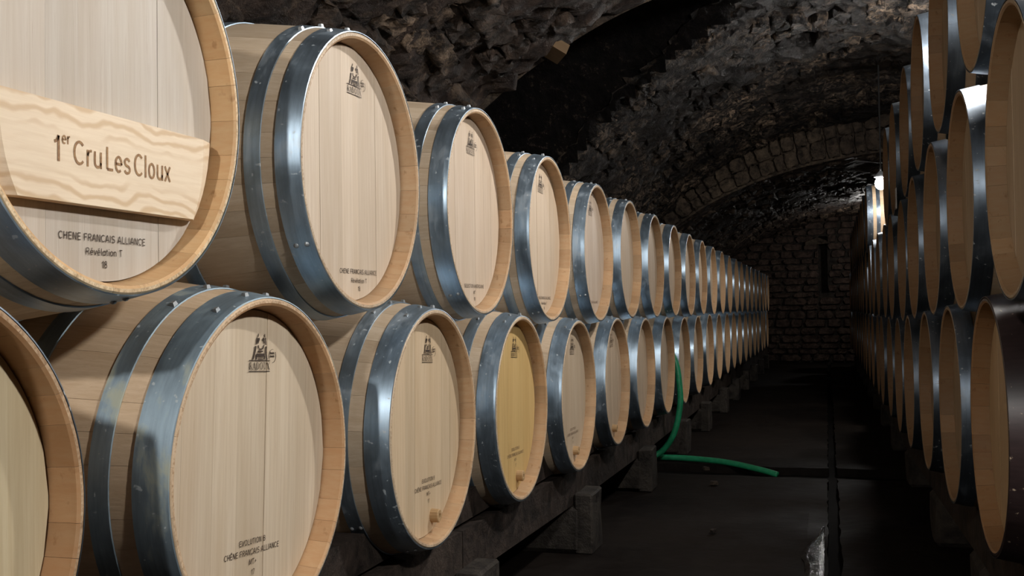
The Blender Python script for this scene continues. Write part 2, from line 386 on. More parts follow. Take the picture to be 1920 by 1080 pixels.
# voussoirs of the two arch faces, set on edge round the curve
for ya, s_low, s_high, sgn in ((YB-0.05, 'C', 'B', 1),):
    th = 0.55
    while th < pi*0.62:
        x0, a, h, _, _ = SECT[s_low]; ds = math.hypot(a*math.sin(th), h*math.cos(th)); cw = R_.uniform(0.10, 0.17)
        tm = th+cw*0.5/ds; pa = vprof(s_low, tm); pb = vprof(s_high, tm); n = vnorm(s_low, tm)
        gap = math.hypot(pb[0]-pa[0], pb[1]-pa[1])
        rows = 2 if gap > 0.22 else 1
        for r in range(rows):
            L = gap/rows*0.97; p = Vector((pa[0], ya, pa[1]))-n*(L*(r+0.5)); ax = -n; ay = Vector((0, -1, 0)).cross(ax)
            ez = Vector((0, -1, 0)); d_ = R_.uniform(0.08, 0.12)
            o = obj('arch_stone', ARM[R_.randrange(9)], ceil)
            o.matrix_local = Matrix(((ax.x*L, ay.x*cw, ez.x*d_, p.x), (ax.y*L, ay.y*cw, ez.y*d_, p.y), (ax.z*L, ay.z*cw, ez.z*d_, p.z), (0, 0, 0, 1)))
        th += cw/ds*1.03
def slab(name, b, mat, parent=None, kind=True):
    v, f = box_vf(*b); o = obj(name, mesh(name, v, f, [mat]), parent)
    if kind and parent is None: o['kind'] = 'structure'
    return o
slab('wall_left', (XL-0.3, XL+0.02, Y0, YC, -0.3, ZS+0.1), M['vault'])
slab('wall_right', (3.23, 3.6, Y0, YC, -0.3, ZS+0.1), M['vault'])
slab('wall_back', (XL-0.3, 3.6, Y0-0.3, Y0, -0.3, 3.2), M['vault'])
# end wall with a slit niche, faced with coursed stone
NX0, NX1, NZ0, NZ1 = -0.125, 0.015, 1.20, 2.06
we = empty('wall_end', (0, YC, 0)); we['kind'] = 'structure'
V, F = [], []
for b in ((XL-0.3, NX0, 0, 0.3, -0.3, 3.2), (NX1, 4.1, 0, 0.3, -0.3, 3.2), (NX0, NX1, 0, 0.3, -0.3, NZ0), (NX0, NX1, 0, 0.3, NZ1+0.12, 3.2), (NX0-0.1, NX1+0.1, 0.3, 0.4, NZ0-0.1, NZ1+0.3)):
    v, f = box_vf(*b); k = len(V); V += v; F += [tuple(i+k for i in ff) for ff in f]
obj('mortar_bed', mesh('mortar_bed', V, F, [M['mortar']]), we)
z = 0.02; row = 0
while z < 2.62:
    hgt = R_.uniform(0.075, 0.14); x = -1.75+R_.uniform(0, 0.2)
    while x < 0.95:
        L = R_.uniform(0.16, 0.40)
        xa, xb = x, x+L
        inz = z+hgt > NZ0-0.01 and z < NZ1+0.10
        lim0 = NX0-(0.0 if z < NZ1-0.14 else 0.0); 
        if inz and xa < NX1+0.01 and xb > lim0-0.01:
            if xa < lim0-0.06: xb = lim0-0.008
            elif xb > NX1+0.06: xa = NX1+0.008
            else: x += L+0.012; continue
        o = obj('wall_stone', BRM[R_.randrange(6)], we)
        o.location = ((xa+xb)/2, -0.012-R_.uniform(0, 0.02), z+hgt/2); o.rotation_euler = (pi/2, 0, R_.uniform(-0.02, 0.02)); o.scale = ((xb-xa)*0.99, hgt*0.96, R_.uniform(0.05, 0.08))
        x = x+L+0.012
    z += hgt+0.010; row += 1
# pointed cap of the niche leaning to the left
v, f = prism([(0, 0), (0.40, 0.03), (0.36, 0.075), (0.20, 0.135), (0.0, 0.06)], -0.09, 0.0)
v = [(-0.345+b, a, NZ1-0.04+c) for a, b, c in v]
obj('niche_cap', mesh('niche_cap', v, f, [M['arch_stone']]), we)
v, f = box_vf(-0.30, NX0+0.002, -0.05, 0.01, NZ1-0.13, NZ1-0.035)

# floor: slabs with a drain channel down the aisle and one across
CX0, CX1, CY0, CY1 = -0.018, 0.034, 6.02, 6.40
floor = slab('floor', (XL-0.3, 3.6, Y0, YC+0.4, -0.2, -0.055), M['channel'])
def floor_slab(x0, x1, y0, y1):
    nx = max(2, int((x1-x0)/0.08)); ny = max(2, int((y1-y0)/0.08)); V, F = [], []
    for j in range(ny+1):
        for i in range(nx+1):
            x = x0+(x1-x0)*i/nx; y = y0+(y1-y0)*j/ny
            d = 0.006*noise.fractal(Vector((x*3, y*3, 1)), 0.9, 2, 3)
            e = 0.006 if i in (0, nx) or j in (0, ny) else 0
            V.append((x+(0.012*noise.noise(Vector((x*9, y*9, 4))) if i in (0, nx) else 0), y+(0.03*noise.noise(Vector((x*7, y*3, 8))) if j in (0, ny) else 0), d-e))
    for j in range(ny):
        for i in range(nx):
            a = j*(nx+1)+i; F.append((a, a+1, a+nx+2, a+nx+1))
    n = len(V); ring = [i for i in range(nx+1)]+[j*(nx+1)+nx for j in range(1, ny+1)]+[ny*(nx+1)+i for i in range(nx-1, -1, -1)]+[j*(nx+1) for j in range(ny-1, 0, -1)]
    for r in ring: V.append((V[r][0], V[r][1], -0.054))
    for k in range(len(ring)):
        a, b = ring[k], ring[(k+1) % len(ring)]; F.append((b, a, n+k, n+(k+1) % len(ring)))
    return obj('floor_slab', mesh('floor_slab', V, F, [M['floor']], False), floor)
floor_slab(XL, CX0, Y0, CY0); floor_slab(CX1, 3.2, Y0, CY0); floor_slab(XL, CX0, CY1, YC); floor_slab(CX1, 3.2, CY1, YC)

# ------------------------------------------------------------------ barrels
def make_type(R, hoops, n_prefix):
    """meshes shared by every barrel of one cooperage. axis = local x, head at +x"""
    T = {'R': R, 'hoops': hoops}
    RC = 0.2806; HL = 0.45
    def rad(x): return R-(R-RC)*(abs(x)/HL)**2
    T['rad'] = rad
    xs_o = [-0.45, -0.446, -0.40, -0.33, -0.25, -0.16, -0.06, 0.06, 0.16, 0.25, 0.33, 0.40, 0.446, 0.45]
    def inner(x):
        ax = abs(x)
        if ax > 0.448: return 0.2732
        if ax > 0.43: return 0.2690
        if ax > 0.395: return 0.2625
        return rad(x)-0.026
    xs = [-0.45, -0.447, -0.437, -0.40, -0.33, -0.25, -0.16, -0.06, 0.06, 0.16, 0.25, 0.33, 0.40, 0.437, 0.447, 0.45]
    def stave(deg):
        ns = 4; g = 0.00022/RC; a0, a1 = math.radians(-deg/2)+g, math.radians(deg/2)-g
        V, F, MI = [], [], []; nx = len(xs)
        for x in xs:
            ro = rad(x)-(0.0025 if abs(x) > 0.449 else 0); ri = inner(x)
            for k in range(ns+1):
                a = a0+(a1-a0)*k/ns; edge = 0.0003 if k in (0, ns) else 0
                V.append((x, (ro-edge)*math.sin(a), (ro-edge)*math.cos(a)))
            for k in range(ns+1):
                a = a0+(a1-a0)*k/ns; V.append((x, ri*math.sin(a), ri*math.cos(a)))
        w_ = 2*(ns+1)
        for i in range(nx-1):
            for k in range(ns):
                a = i*w_+k; F.append((a, a+w_, a+w_+1, a+1)); MI.append(0)
                b = i*w_+ns+1+k; F.append((b, b+1, b+w_+1, b+w_)); MI.append(1)
            F.append((i*w_, i*w_+ns+1, (i+1)*w_+ns+1, (i+1)*w_)); MI.append(0)
            F.append((i*w_+ns, (i+1)*w_+ns, (i+1)*w_+2*ns+1, i*w_+2*ns+1)); MI.append(0)
        for i, fl in ((0, False), (nx-1, True)):
            for k in range(ns):
                a = i*w_+k; f = (a, a+1, a+ns+2, a+ns+1); F.append(f[::-1] if fl else f); MI.append(2)
        me = mesh(n_prefix+'stave', V, F, [M['stave'], M['inner'], M['endgrain']], False, MI)
        me.polygons.foreach_set('use_smooth', [m != 2 for m in MI]); 
        try: me.set_sharp_from_angle(angle=math.radians(35))
        except Exception: pass
        return me
    T['stave'] = {d: stave(d) for d in (9, 12, 15)}
    T['stave_dark'] = {}
    for d, me in T['stave'].items():
        m2 = me.copy(); m2.materials[0] = M['paint']; m2.materials[2] = M['paint']; T['stave_dark'][d] = m2
    # far body: one lathe
    prof = [(x, rad(x)) for x in xs_o]+[(0.45, 0.2732), (0.437, 0.2690), (0.40, 0.2622)]
    def lathe(prof, n, mats, mi=None, close=False, smooth=True, name='lathe'):
        V, F, MI = [], [], []
        for x, r in prof:
            for k in range(n): V.append((x, r*math.sin(2*pi*k/n), r*math.cos(2*pi*k/n)))
        L = len(prof)
        for i in range(L if close else L-1):
            j = (i+1) % L
            for k in range(n):
                F.append((i*n+k, j*n+k, j*n+(k+1) % n, i*n+(k+1) % n)); MI.append(mi[i] if mi else 0)
        me = mesh(name, V, F, mats, smooth, MI)
        try: me.set_sharp_from_angle(angle=math.radians(40))
        except Exception: pass
        return me
    mi = [0]*(len(xs_o)-1)+[2, 1, 1]
    T['body'] = lathe(prof, 60, [M['far_body'], M['inner'], M['endgrain']], mi, name='barrel_body')
    def hoop(s0, s1, side):
        x0, x1 = HL-s1, HL-s0; th = 0.0026
        p = [(x0, rad(x0)+0.0002), (x0+0.0006, rad(x0)+th), ((x0+x1)/2, rad((x0+x1)/2)+th), (x1-0.0006, rad(x1)+th), (x1, rad(x1)+0.0004), ((x0+x1)/2, rad((x0+x1)/2)-0.0008)]
        if side < 0: p = [(-a, b) for a, b in p][::-1]
        return {k: lathe(p, 96, [M[k]], None, True, True, 'hoop') for k in ('steel', 'steel_stained', 'steel_old', 'paint')}
    T['hoop'] = [hoop(a, b, 1) for a, b in hoops]+[hoop(a, b, -1) for a, b in hoops]
    # head boards
    def head(widths, name):
        out = []; y = -0.2622; rh = 0.2622
        tot = sum(widths); widths = [w_*0.5244/tot for w_ in widths]
        for w_ in widths:
            a, b = y+0.00012, y+w_-0.00012; n = 8; up = []
            for i in range(n+1):
                yy = a+(b-a)*i/n; up.append((yy, math.sqrt(max(0, rh*rh-yy*yy))))
            poly = [(yy, -zz) for yy, zz in up]+[(yy, zz) for yy, zz in reversed(up)]
            pl = [poly[0]]
            for q in poly[1:]:
                if (Vector(q)-Vector(pl[-1])).length > 1e-4: pl.append(q)
            if (Vector(pl[0])-Vector(pl[-1])).length < 1e-4: pl.pop()
            v, f = prism(pl, 0.385, 0.410)
            out.append(mesh('head_board', v, f, [M['head']])); y += w_
        return out
    T['heads'] = [head(ws, 'h') for ws in ([.062, .085, .07, .09, .078, .066, .074], [.07, .06, .095, .075, .088, .07, .067], [.085, .072, .06, .08, .09, .064, .074])]
    # far head: all the boards joined in one part
    V, F = [], []
    for me in T['heads'][0]:
        k = len(V); V += [v.co[:] for v in me.vertices]; F += [tuple(i+k for i in p.vertices) for p in me.polygons]
    T['far_head'] = mesh('head', V, F, [M['head']])
    n = 40; v, f = prism([(0.262*math.sin(-2*pi*k/n), 0.262*math.cos(2*pi*k/n)) for k in range(n)], -0.41, -0.385)
    T['rear_head'] = mesh('rear_head', v, f, [M['head']])
    return T
HU = [(0.0, 0.047), (0.073, 0.104), (0.235, 0.268)]
HLo = [(0.0015, 0.056), (0.090, 0.122), (0.232, 0.266)]
TU = make_type(0.330, HU, ''); TL = make_type(0.330, HLo, ''); TR = make_type(0.3235, HU, '')
# rivets
def rivet_mesh():
    V, F = [(0, 0, 0.0042)], []; n = 8
    for r, z in ((0.0035, 0.0032), (0.0055, 0.0)):
        for k in range(n): V.append((r*math.cos(2*pi*k/n), r*math.sin(2*pi*k/n), z))
    for k in range(n):
        F.append((0, 1+k, 1+(k+1) % n)); F.append((1+k, 1+n+k, 1+n+(k+1) % n, 1+(k+1) % n))
    return mesh('rivet', V, F, [M['rivet']], True)
RIV = rivet_mesh()
def nail_mesh():
    v, f = box_vf(-0.0045, 0.0045, -0.006, 0.006, -0.003, 0.0045)
    v = [(a*(0.7 if c > 0 else 1), b*(0.7 if c > 0 else 1), c) for a, b, c in v]
    return mesh('hoop_nail', v, f, [M['rivet']])
NAIL = nail_mesh()
def jit(c, amt, rr):
    k = 1+rr.uniform(-amt, amt); k2 = rr.uniform(-amt, amt)*0.35
    return (min(1, c[0]*k), min(1, c[1]*k*(1+k2*0.5)), min(1, c[2]*k*(1+k2)))
SEQ = [9, 12, 15]*10
def barrel(T, loc, face, label, group, head_col, stave_col, detail, steel_k=('steel',)*3, tilt=0.0, seed=0, nails=False, rim_col=None):
    """loc = centre of the barrel axis; face = +1 head towards +x, -1 towards -x"""
    rr = random.Random(seed*13+5); R = T['R']
    e = empty('wine_barrel', (loc[0], loc[1], loc[2]-R), (0, 0, 0 if face > 0 else pi))
    tag(e, label, 'barrel', group)
    c0 = (0, 0, R); ra = rr.uniform(0, 6.28)
    rc = rim_col or stave_col
    if detail:
        seq = SEQ[:]; rr.shuffle(seq); a = ra
        for d in seq:
            obj('stave', T['stave_dark' if steel_k[0] == 'paint' else 'stave'][d], e, c0, (a+math.radians(d/2), 0, 0), jit(rc, 0.13, rr)); a += math.radians(d)
        for me in T['heads'][seed % 3]:
            obj('head_board', me, e, (rr.uniform(-0.0006, 0.0006), 0, R), (-tilt, 0, 0), jit(head_col, 0.055, rr))
    else:
        obj('body', T['body'], e, c0, (ra, 0, 0), jit(rc, 0.06, rr))
        obj('head', T['far_head'], e, c0, (rr.uniform(-0.08, 0.08), 0, 0), jit(head_col, 0.06, rr))
    obj('rear_head', T['rear_head'], e, c0, (0, 0, 0), head_col)
    for i, hp in enumerate(T['hoop']):
        k = steel_k[i % 3]; hr = rr.uniform(0, 6.28)
        h = obj('hoop', hp[k], e, c0, (hr, 0, 0))
        if detail and i < 2:
            s0, s1 = T['hoops'][i]; xm = 0.45-(s0+s1)/2
            spots = [rr.uniform(2.0, 4.0), rr.uniform(-1.9, -0.5)]
            if face < 0: spots = [rr.uniform(0.3, 2.6), rr.uniform(0.3, 2.6)]
            for sp_ in spots:
                for dx in (-0.010, 0.010):
                    rd = T['rad'](xm+dx)+0.0024; q = sp_-hr
                    o = obj('rivet', RIV, h, (xm+dx, -rd*math.sin(q), rd*math.cos(q)), (q, 0, 0))
            if nails:
                for q0 in (-0.10, 0.16, 0.42):
                    rd = T['rad'](xm)+0.0022; q = q0-hr+rr.uniform(-0.04, 0.04)
                    obj('hoop_nail', NAIL, h, (xm+rr.uniform(-0.004, 0.012), -rd*math.sin(q), rd*math.cos(q)), (q, 0, 0))
    return e

DL, P_ = 0.89999, 0.75
YU, YL, ZU, ZL = 1.92682, 1.55254, 0.23138, -0.32610
def dzf(k):
    x = max(0.0, 5-k)/5; return 0.04949*x*x+0.02085*x
FIX = {('U', -1): (-.0031, -.002, -.0032), ('U', 0): (.0027, .0019, .0001), ('U', 1): (-.0004, .0028, .005), ('U', 2): (-.0032, -.0004, -.0055), ('U', 3): (.0034, .0024, -.0046), ('U', 4): (0, 0, .0106), ('U', 5): (0, 0, .0087), ('U', 6): (-.001, 0, .0086), ('U', 7): (-.001, 0, .0042), ('U', 8): (-.0007, 0, .0071),
       ('L', 0): (-.0029, -.004, .003), ('L', 1): (.0038, .0025, .0037), ('L', 2): (-.0012, .0004, -.0011), ('L', 3): (0, .0009, -.0098), ('L', 4): (0, 0, .0012), ('L', 7): (0, 0, -.008), ('L', 8): (0, 0, -.005), ('L', 9): (0, 0, .006), ('L', -1): (.0022, .0019, 0)}
ORD = ['first', 'second', 'third', 'fourth', 'fifth', 'sixth', 'seventh', 'eighth', 'ninth', 'tenth', 'eleventh', 'twelfth', 'thirteenth', 'fourteenth', 'fifteenth', 'sixteenth', 'seventeenth', 'eighteenth', 'nineteenth', 'twentieth', 'twenty-first', 'twenty-second', 'twenty-third']
H_PALE, H_CREAM, H_TAN, H_YEL = (0.545, 0.495, 0.43), (0.63, 0.53, 0.42), (0.64, 0.505, 0.345), (0.65, 0.455, 0.195)
head_cols = {('U', -1): H_PALE, ('U', 0): H_CREAM, ('U', 1): (0.62, 0.51, 0.40), ('U', 2): (0.615, 0.495, 0.37), ('U', 3): (0.61, 0.50, 0.40), ('L', -1): (0.61, 0.515, 0.34), ('L', 0): (0.66, 0.555, 0.42), ('L', 1): H_TAN, ('L', 2): H_YEL, ('L', 3): (0.55, 0.445, 0.325)}
ST_NEW = (0.575, 0.46, 0.335)
rim_cols = {('U', -1): (0.71, 0.555, 0.36), ('L', -1): (0.50, 0.35, 0.22), ('L', 0): (0.62, 0.465, 0.315)}
looks = {('U', -1): 'pale new oak barrel with a pine name plank across its head',
         ('U', 0): 'upper left oak barrel with pale head stamped with logo, just behind the plank barrel',
         ('L', -1): 'lower left oak barrel cut off by the left edge of the photo',
         ('L', 0): 'large lower left barrel with tilted black lettering and stained steel hoops',
         ('L', 1): 'lower left barrel with wooden plug in its head, second clear of the edge',
         ('L', 2): 'lower left barrel with the yellowest head, plug near its bottom rim'}
POS = {}; BAR = {}
for row in 'UL':
    for k in range(-1, 21):
        fx = FIX.get((row, k), (0, 0, 0)); rj = random.Random(k*3+(99 if row == 'U' else 0))
        if k > 8: fx = (rj.uniform(-.006, .006), 0, rj.uniform(-.004, .004))
        y = (YU if row == 'U' else YL)+k*P_+fx[1]; z = (ZU+dzf(k+.5) if row == 'U' else ZL+dzf(k))+fx[2]+CAMH
        x = -DL+fx[0]-0.45
        lab = looks.get((row, k), f'oak barrel with steel hoops, {ORD[k+1]} from the front in the {"upper" if row == "U" else "lower"} left row')
        hc = head_cols.get((row, k), jit((0.60, 0.48, 0.355), 0.05, rj))
        sk = ('steel', 'steel', 'steel')
        if row == 'L' and k == 0: sk = ('steel_stained',)*3
        if row == 'L' and k == -1: sk = ('steel_old', 'steel_old', 'steel')
        POS[(row, k)] = (x, y, z)
        tilt = {('L', 0): 0.055, ('L', 1): 0.03, ('L', 2): 0.03}.get((row, k), 0.0)
        BAR[(row, k)] = barrel(TU if row == 'U' else TL, (x, y, z), 1, lab, 'new oak barrels stacked along the left wall', hc, ST_NEW, k <= 8, sk, tilt, seed=(k+3)*2+(1 if row == 'U' else 0), nails=k <= 5, rim_col=rim_cols.get((row, k)))
# right-hand stack, three rows of older barrels facing left
RX, RP = 0.3311, 0.7511
RROW = {'M': (2.1373, 0.2912, 'middle'), 'B': (2.4728, -0.2642, 'bottom'), 'T': (2.5608, 0.8229, 'top')}
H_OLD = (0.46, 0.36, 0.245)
for row, (y0, z0, nm) in RROW.items():
    for k in range(0, 20):
        if row == 'T' and k in (6, 7, 8): continue
        if row == 'T' and k > 17: continue
        rj = random.Random(k*7+ord(row)); y = y0+k*RP; z = z0-0.0195*min(k, 4)+CAMH
        x = RX+0.45+(rj.uniform(-.006, .006) if k > 2 else 0)
        idx = k-3 if (row == 'T' and k > 8) else k
        lab = f'older oak barrel with dark hoops, {ORD[idx]} in the {nm} right row'
        hc = jit(H_OLD if k == 0 else (0.36, 0.275, 0.18), 0.1, rj); sc = jit((0.26, 0.19, 0.12), 0.1, rj)  # heads and rims past the nearest are darker: light falloff put into the colour
        if row == 'B' and k == 0:
            lab = 'wine-stained dark barrel, nearest in the bottom row on the right'; sc = (0.36, 0.25, 0.15); hc = (0.46, 0.33, 0.19)
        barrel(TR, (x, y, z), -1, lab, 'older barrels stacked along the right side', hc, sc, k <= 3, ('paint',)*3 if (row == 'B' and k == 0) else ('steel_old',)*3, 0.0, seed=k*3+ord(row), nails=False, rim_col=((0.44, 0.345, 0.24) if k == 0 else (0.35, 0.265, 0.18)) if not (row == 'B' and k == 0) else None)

# ------------------------------------------------------------------ print on the barrel heads
def stroke(V, F, pts, w0, w1=None):
    w1 = w0 if w1 is None else w1; P = [Vector(p) for p in pts]; n = len(P); base = len(V)
    for i, p in enumerate(P):
        t_ = (P[min(i+1, n-1)]-P[max(i-1, 0)]).normalized(); nn = Vector((-t_.y, t_.x)); w_ = (w0+(w1-w0)*i/max(1, n-1))/2
        V.append((p+nn*w_)[:]); V.append((p-nn*w_)[:])
    for i in range(n-1): F.append((base+2*i, base+2*i+1, base+2*i+3, base+2*i+2))
def poly(V, F, pts):
    b = len(V); V += [tuple(p) for p in pts]; F.append(tuple(range(b, b+len(pts))))
def ell(cx, cy, rx, ry, a0=0, a1=2*pi, n=20): return [(cx+rx*math.cos(a0+(a1-a0)*i/n), cy+ry*math.sin(a0+(a1-a0)*i/n)) for i in range(n+1)]
def serif_word(V, F, x0, x1, yt, yb):
    """RADOUX in a serif face, drawn in downward pixel coordinates between yt and yb"""
    adv = [0.95, 1.0, 1.0, 1.05, 1.0, 0.95]; u = (x1-x0)/sum(adv); h = yb-yt; x = x0
    def P(a, b): return (x+a*u, yb-b*h)
    TK, TN = 0.20*u, 0.075*u
    def ser(cx, b, w_=0.17): stroke(V, F, [P(cx-w_, b), P(cx+w_, b)], 0.055*h)
    for ch, ad in zip('RADOUX', adv):
        if ch == 'R':
            stroke(V, F, [P(.24, 0), P(.24, 1)], TK); ser(.24, .03); ser(.2, .97, .15)
            stroke(V, F, [P(.24, .97), P(.5, .97), P(.68, .88), P(.72, .74), P(.66, .60), P(.5, .52), P(.24, .52)], TN*1.6); stroke(V, F, [P(.42, .52), P(.82, 0)], TK); ser(.82, .03, .12)
        if ch == 'A':
            stroke(V, F, [P(.14, 0), P(.48, 1)], TN); stroke(V, F, [P(.46, 1), P(.80, 0)], TK); stroke(V, F, [P(.24, .33), P(.68, .33)], TN); ser(.14, .03, .12); ser(.80, .03)
        if ch == 'D':
            stroke(V, F, [P(.24, 0), P(.24, 1)], TK); ser(.2, .03, .14); ser(.2, .97, .14)
            stroke(V, F, [P(.24, .97), P(.5, .96), P(.74, .82), P(.84, .5), P(.74, .18), P(.5, .04), P(.24, .03)], TN*1.9)
        if ch == 'O':
            stroke(V, F, [P(a, b) for a, b in ell(.5, .5, .36, .48)], TN*1.9)
        if ch == 'U':
            stroke(V, F, [P(.24, 1), P(.24, .3), P(.32, .1), P(.5, .02), P(.68, .1), P(.76, .3), P(.76, 1)], TN*1.7); ser(.24, .97); ser(.76, .97, .13)
        if ch == 'X':
            stroke(V, F, [P(.14, 1), P(.80, 0)], TK); stroke(V, F, [P(.78, 1), P(.14, 0)], TN); ser(.14, .97, .15); ser(.80, .03, .15); ser(.78, .97, .11); ser(.14, .03, .11)
        x += ad*u
def logo_mesh(word=True):
    V, F = [], []
    stroke(V, F, [(400, 160), (402, 190), (394, 228)], 15, 20); stroke(V, F, [(380, 240), (372, 300), (364, 378)], 26, 20)
    stroke(V, F, [(540, 160), (540, 195), (540, 230)], 15, 18); stroke(V, F, [(553, 238), (558, 300), (566, 385)], 26, 18)
    poly(V, F, ell(413, 275, 21, 34)[:-1]); poly(V, F, [(395, 300), (425, 300), (405, 362), (385, 372)])
    poly(V, F, ell(513, 270, 20, 34)[:-1]); poly(V, F, [(503, 292), (530, 295), (546, 350), (524, 350)])
    stroke(V, F, [(404, 395), (410, 440), (430, 474), (495, 474), (512, 440), (521, 388)], 22)
    stroke(V, F, [(346, 415), (345, 480), (330, 570), (298, 690)], 34, 26); stroke(V, F, [(570, 415), (565, 480), (570, 580), (598, 690)], 28, 26)
    poly(V, F, [(398, 505), (506, 505), (506, 535), (398, 535)])
    poly(V, F, [(368, 563), (540, 563), (548, 625), (362, 625)])
    stroke(V, F, [(374, 620), (366, 690)], 26); stroke(V, F, [(538, 620), (535, 690)], 24)
    poly(V, F, [(398, 648), (502, 648), (502, 664), (398, 664)]); poly(V, F, [(398, 680), (508, 680), (508, 698), (398, 698)])
    poly(V, F, [(215, 702), (665, 702), (665, 719), (215, 719)]); poly(V, F, [(215, 922), (665, 922), (665, 939), (215, 939)])
    serif_word(V, F, 222, 662, 748, 895)
    for a0, a1 in ((2.6, 4.9), (5.6, 7.9)): stroke(V, F, ell(716, 612, 76, 140, a0, a1, 16), 9)
    for y_, xs_ in ((545, (672, 705, 735)), (610, (672, 705, 738))):
        for x_ in xs_:
            stroke(V, F, [(x_, y_-18), (x_+3, y_+26)], 15); stroke(V, F, [(x_, y_+22), (x_+22, y_+20)], 12)
        stroke(V, F, [(668, y_+4), (760, y_)], 9)
    out = [(0.0004, (x-440)/450*0.0694, -(y-545)/790*0.0665) for x, y in V]
    return out, F
LV, LF = logo_mesh()
# make every face look towards +x
def facing(V, F):
    G = []
    for f in F:
        a = 0
        for i in range(len(f)):
            p, q = V[f[i]], V[f[(i+1) % len(f)]]; a += p[1]*q[2]-q[1]*p[2]
        G.append(f if a > 0 else tuple(reversed(f)))
    return G
LF = facing(LV, LF)
LOGO = {k: mesh('brand_mark', LV, LF, [M[k]]) for k in ('ink', 'ink_faint')}
def arc(cx, cy, rx, ry, d0, d1, n=10): return ell(cx, cy, rx, ry, math.radians(d0), math.radians(d1), n)
def glyph(c):
    """strokes of a plain sans letter: (advance width, polylines), y upwards, cap height 1"""
    G = {' ': (.34, []), 'I': (.28, [[(.14, 0), (.14, 1)]]), 'L': (.58, [[(.12, 1), (.12, .05), (.54, .05)]]), 'H': (.74, [[(.12, 0), (.12, 1)], [(.62, 0), (.62, 1)], [(.12, .52), (.62, .52)]]),
         'E': (.66, [[(.60, .95), (.12, .95), (.12, .05), (.60, .05)], [(.12, .52), (.55, .52)]]), 'F': (.62, [[(.58, .95), (.12, .95), (.12, 0)], [(.12, .5), (.52, .5)]]),
         'N': (.74, [[(.12, 0), (.12, 1), (.62, 0), (.62, 1)]]), 'M': (.86, [[(.12, 0), (.12, 1), (.43, .1), (.74, 1), (.74, 0)]]), 'A': (.72, [[(.04, 0), (.36, 1), (.68, 0)], [(.16, .32), (.56, .32)]]),
         'V': (.70, [[(.04, 1), (.35, 0), (.66, 1)]]), 'T': (.64, [[(.03, .95), (.61, .95)], [(.32, .95), (.32, 0)]]), 'U': (.74, [[(.12, 1), (.12, .32)]+arc(.37, .32, .25, .27, 180, 360)+[(.62, 1)]]),
         'O': (.80, [arc(.40, .5, .33, .45, 0, 360, 20)]), 'C': (.74, [arc(.40, .5, .32, .45, 45, 315, 18)]),
         'S': (.68, [arc(.34, .73, .25, .22, 20, 270, 12)+arc(.34, .27, .27, .23, 90, -160, 12)]),
         'R': (.72, [[(.12, 0), (.12, .95), (.40, .95)]+arc(.40, .72, .22, .23, 90, -90)+[(.12, .49)], [(.38, .49), (.64, 0)]]),
         'B': (.68, [[(.12, .05), (.12, .95), (.38, .95)]+arc(.38, .74, .19, .21, 90, -90)+[(.12, .53)], [(.38, .53)]+arc(.38, .29, .23, .24, 90, -90)+[(.12, .05)]]),
         '+': (.60, [[(.08, .45), (.52, .45)], [(.30, .2), (.30, .7)]]), '1': (.46, [[(.06, .74), (.20, .80), (.29, 1), (.29, 0)]]), '7': (.58, [[(.06, .95), (.52, .95), (.36, .5), (.26, 0)]]),
         '8': (.60, [arc(.30, .74, .20, .21, 0, 360, 16), arc(.30, .27, .24, .23, 0, 360, 16)]),
         'e': (.62, [[(.09, .36), (.53, .36)]+arc(.31, .35, .22, .32, 0, 310, 16)]), 'r': (.40, [[(.11, 0), (.11, .70)], [(.11, .45), (.17, .60), (.26, .67), (.38, .67)]]),
         'u': (.62, [[(.11, .70), (.11, .24)]+arc(.30, .24, .19, .19, 180, 340)+[(.51, .25)], [(.51, .70), (.51, 0)]]), 's': (.54, [arc(.27, .51, .18, .155, 15, 270, 10)+arc(.27, .19, .20, .16, 90, -165, 10)]),
         'l': (.24, [[(.12, 0), (.12, 1)]]), 'o': (.62, [arc(.31, .35, .22, .32, 0, 360, 18)]), 'x': (.54, [[(.05, .70), (.49, 0)], [(.49, .70), (.05, 0)]]),
         'v': (.54, [[(.04, .70), (.27, 0), (.50, .70)]]), 'a': (.60, [arc(.30, .35, .21, .31, 0, 360, 16), [(.51, .70), (.51, 0)]]), 't': (.36, [[(.17, .92), (.17, .12), (.30, .04)], [(.03, .67), (.32, .67)]]),
         'i': (.24, [[(.12, 0), (.12, .68)], [(.12, .86), (.12, .98)]]), 'n': (.60, [[(.11, 0), (.11, .70)], [(.11, .42)]+arc(.30, .45, .19, .20, 160, 0)+[(.49, 0)]])}
    if c == '\u00e9': a, p = G['e']; return a, p+[[(.26, .80), (.40, 1.0)]]
    if c == '\u00ca': a, p = G['E']; return a, p+[[(.22, 1.08), (.36, 1.2), (.50, 1.08)]]
    if c == '\u00c7': a, p = G['C']; return a, p+[[(.42, .05), (.36, -.16)]]
    return G[c]
def text_mesh(txt, width, cap, mat, name, weight=0.14):
    V, F = [], []; x = 0.0; tot = sum(glyph(c)[0]+0.07 for c in txt)-0.07; k = width/tot
    for c in txt:
        a, ps = glyph(c)
        for p in ps:
            q = [((x+px)*k, py*cap) for px, py in p]
            if len(q) <= 5:            # straight strokes: one bar each, so sharp corners keep their weight
                for a_, b_ in zip(q, q[1:]): stroke(V, F, [a_, b_], weight*cap)
            else: stroke(V, F, q, weight*cap)
        x += a+0.07
    V = [(0.0, vx-width/2, vz) for vx, vz in V]; F = facing(V, F)
    return mesh(name, V, F, [mat])
HX = 0.4112
def printed(key, y, z, me, name, ang=0.0):
    b = BAR[key]; return obj(name, me, b, (HX, y, 0.330+z), (-ang, 0, 0))
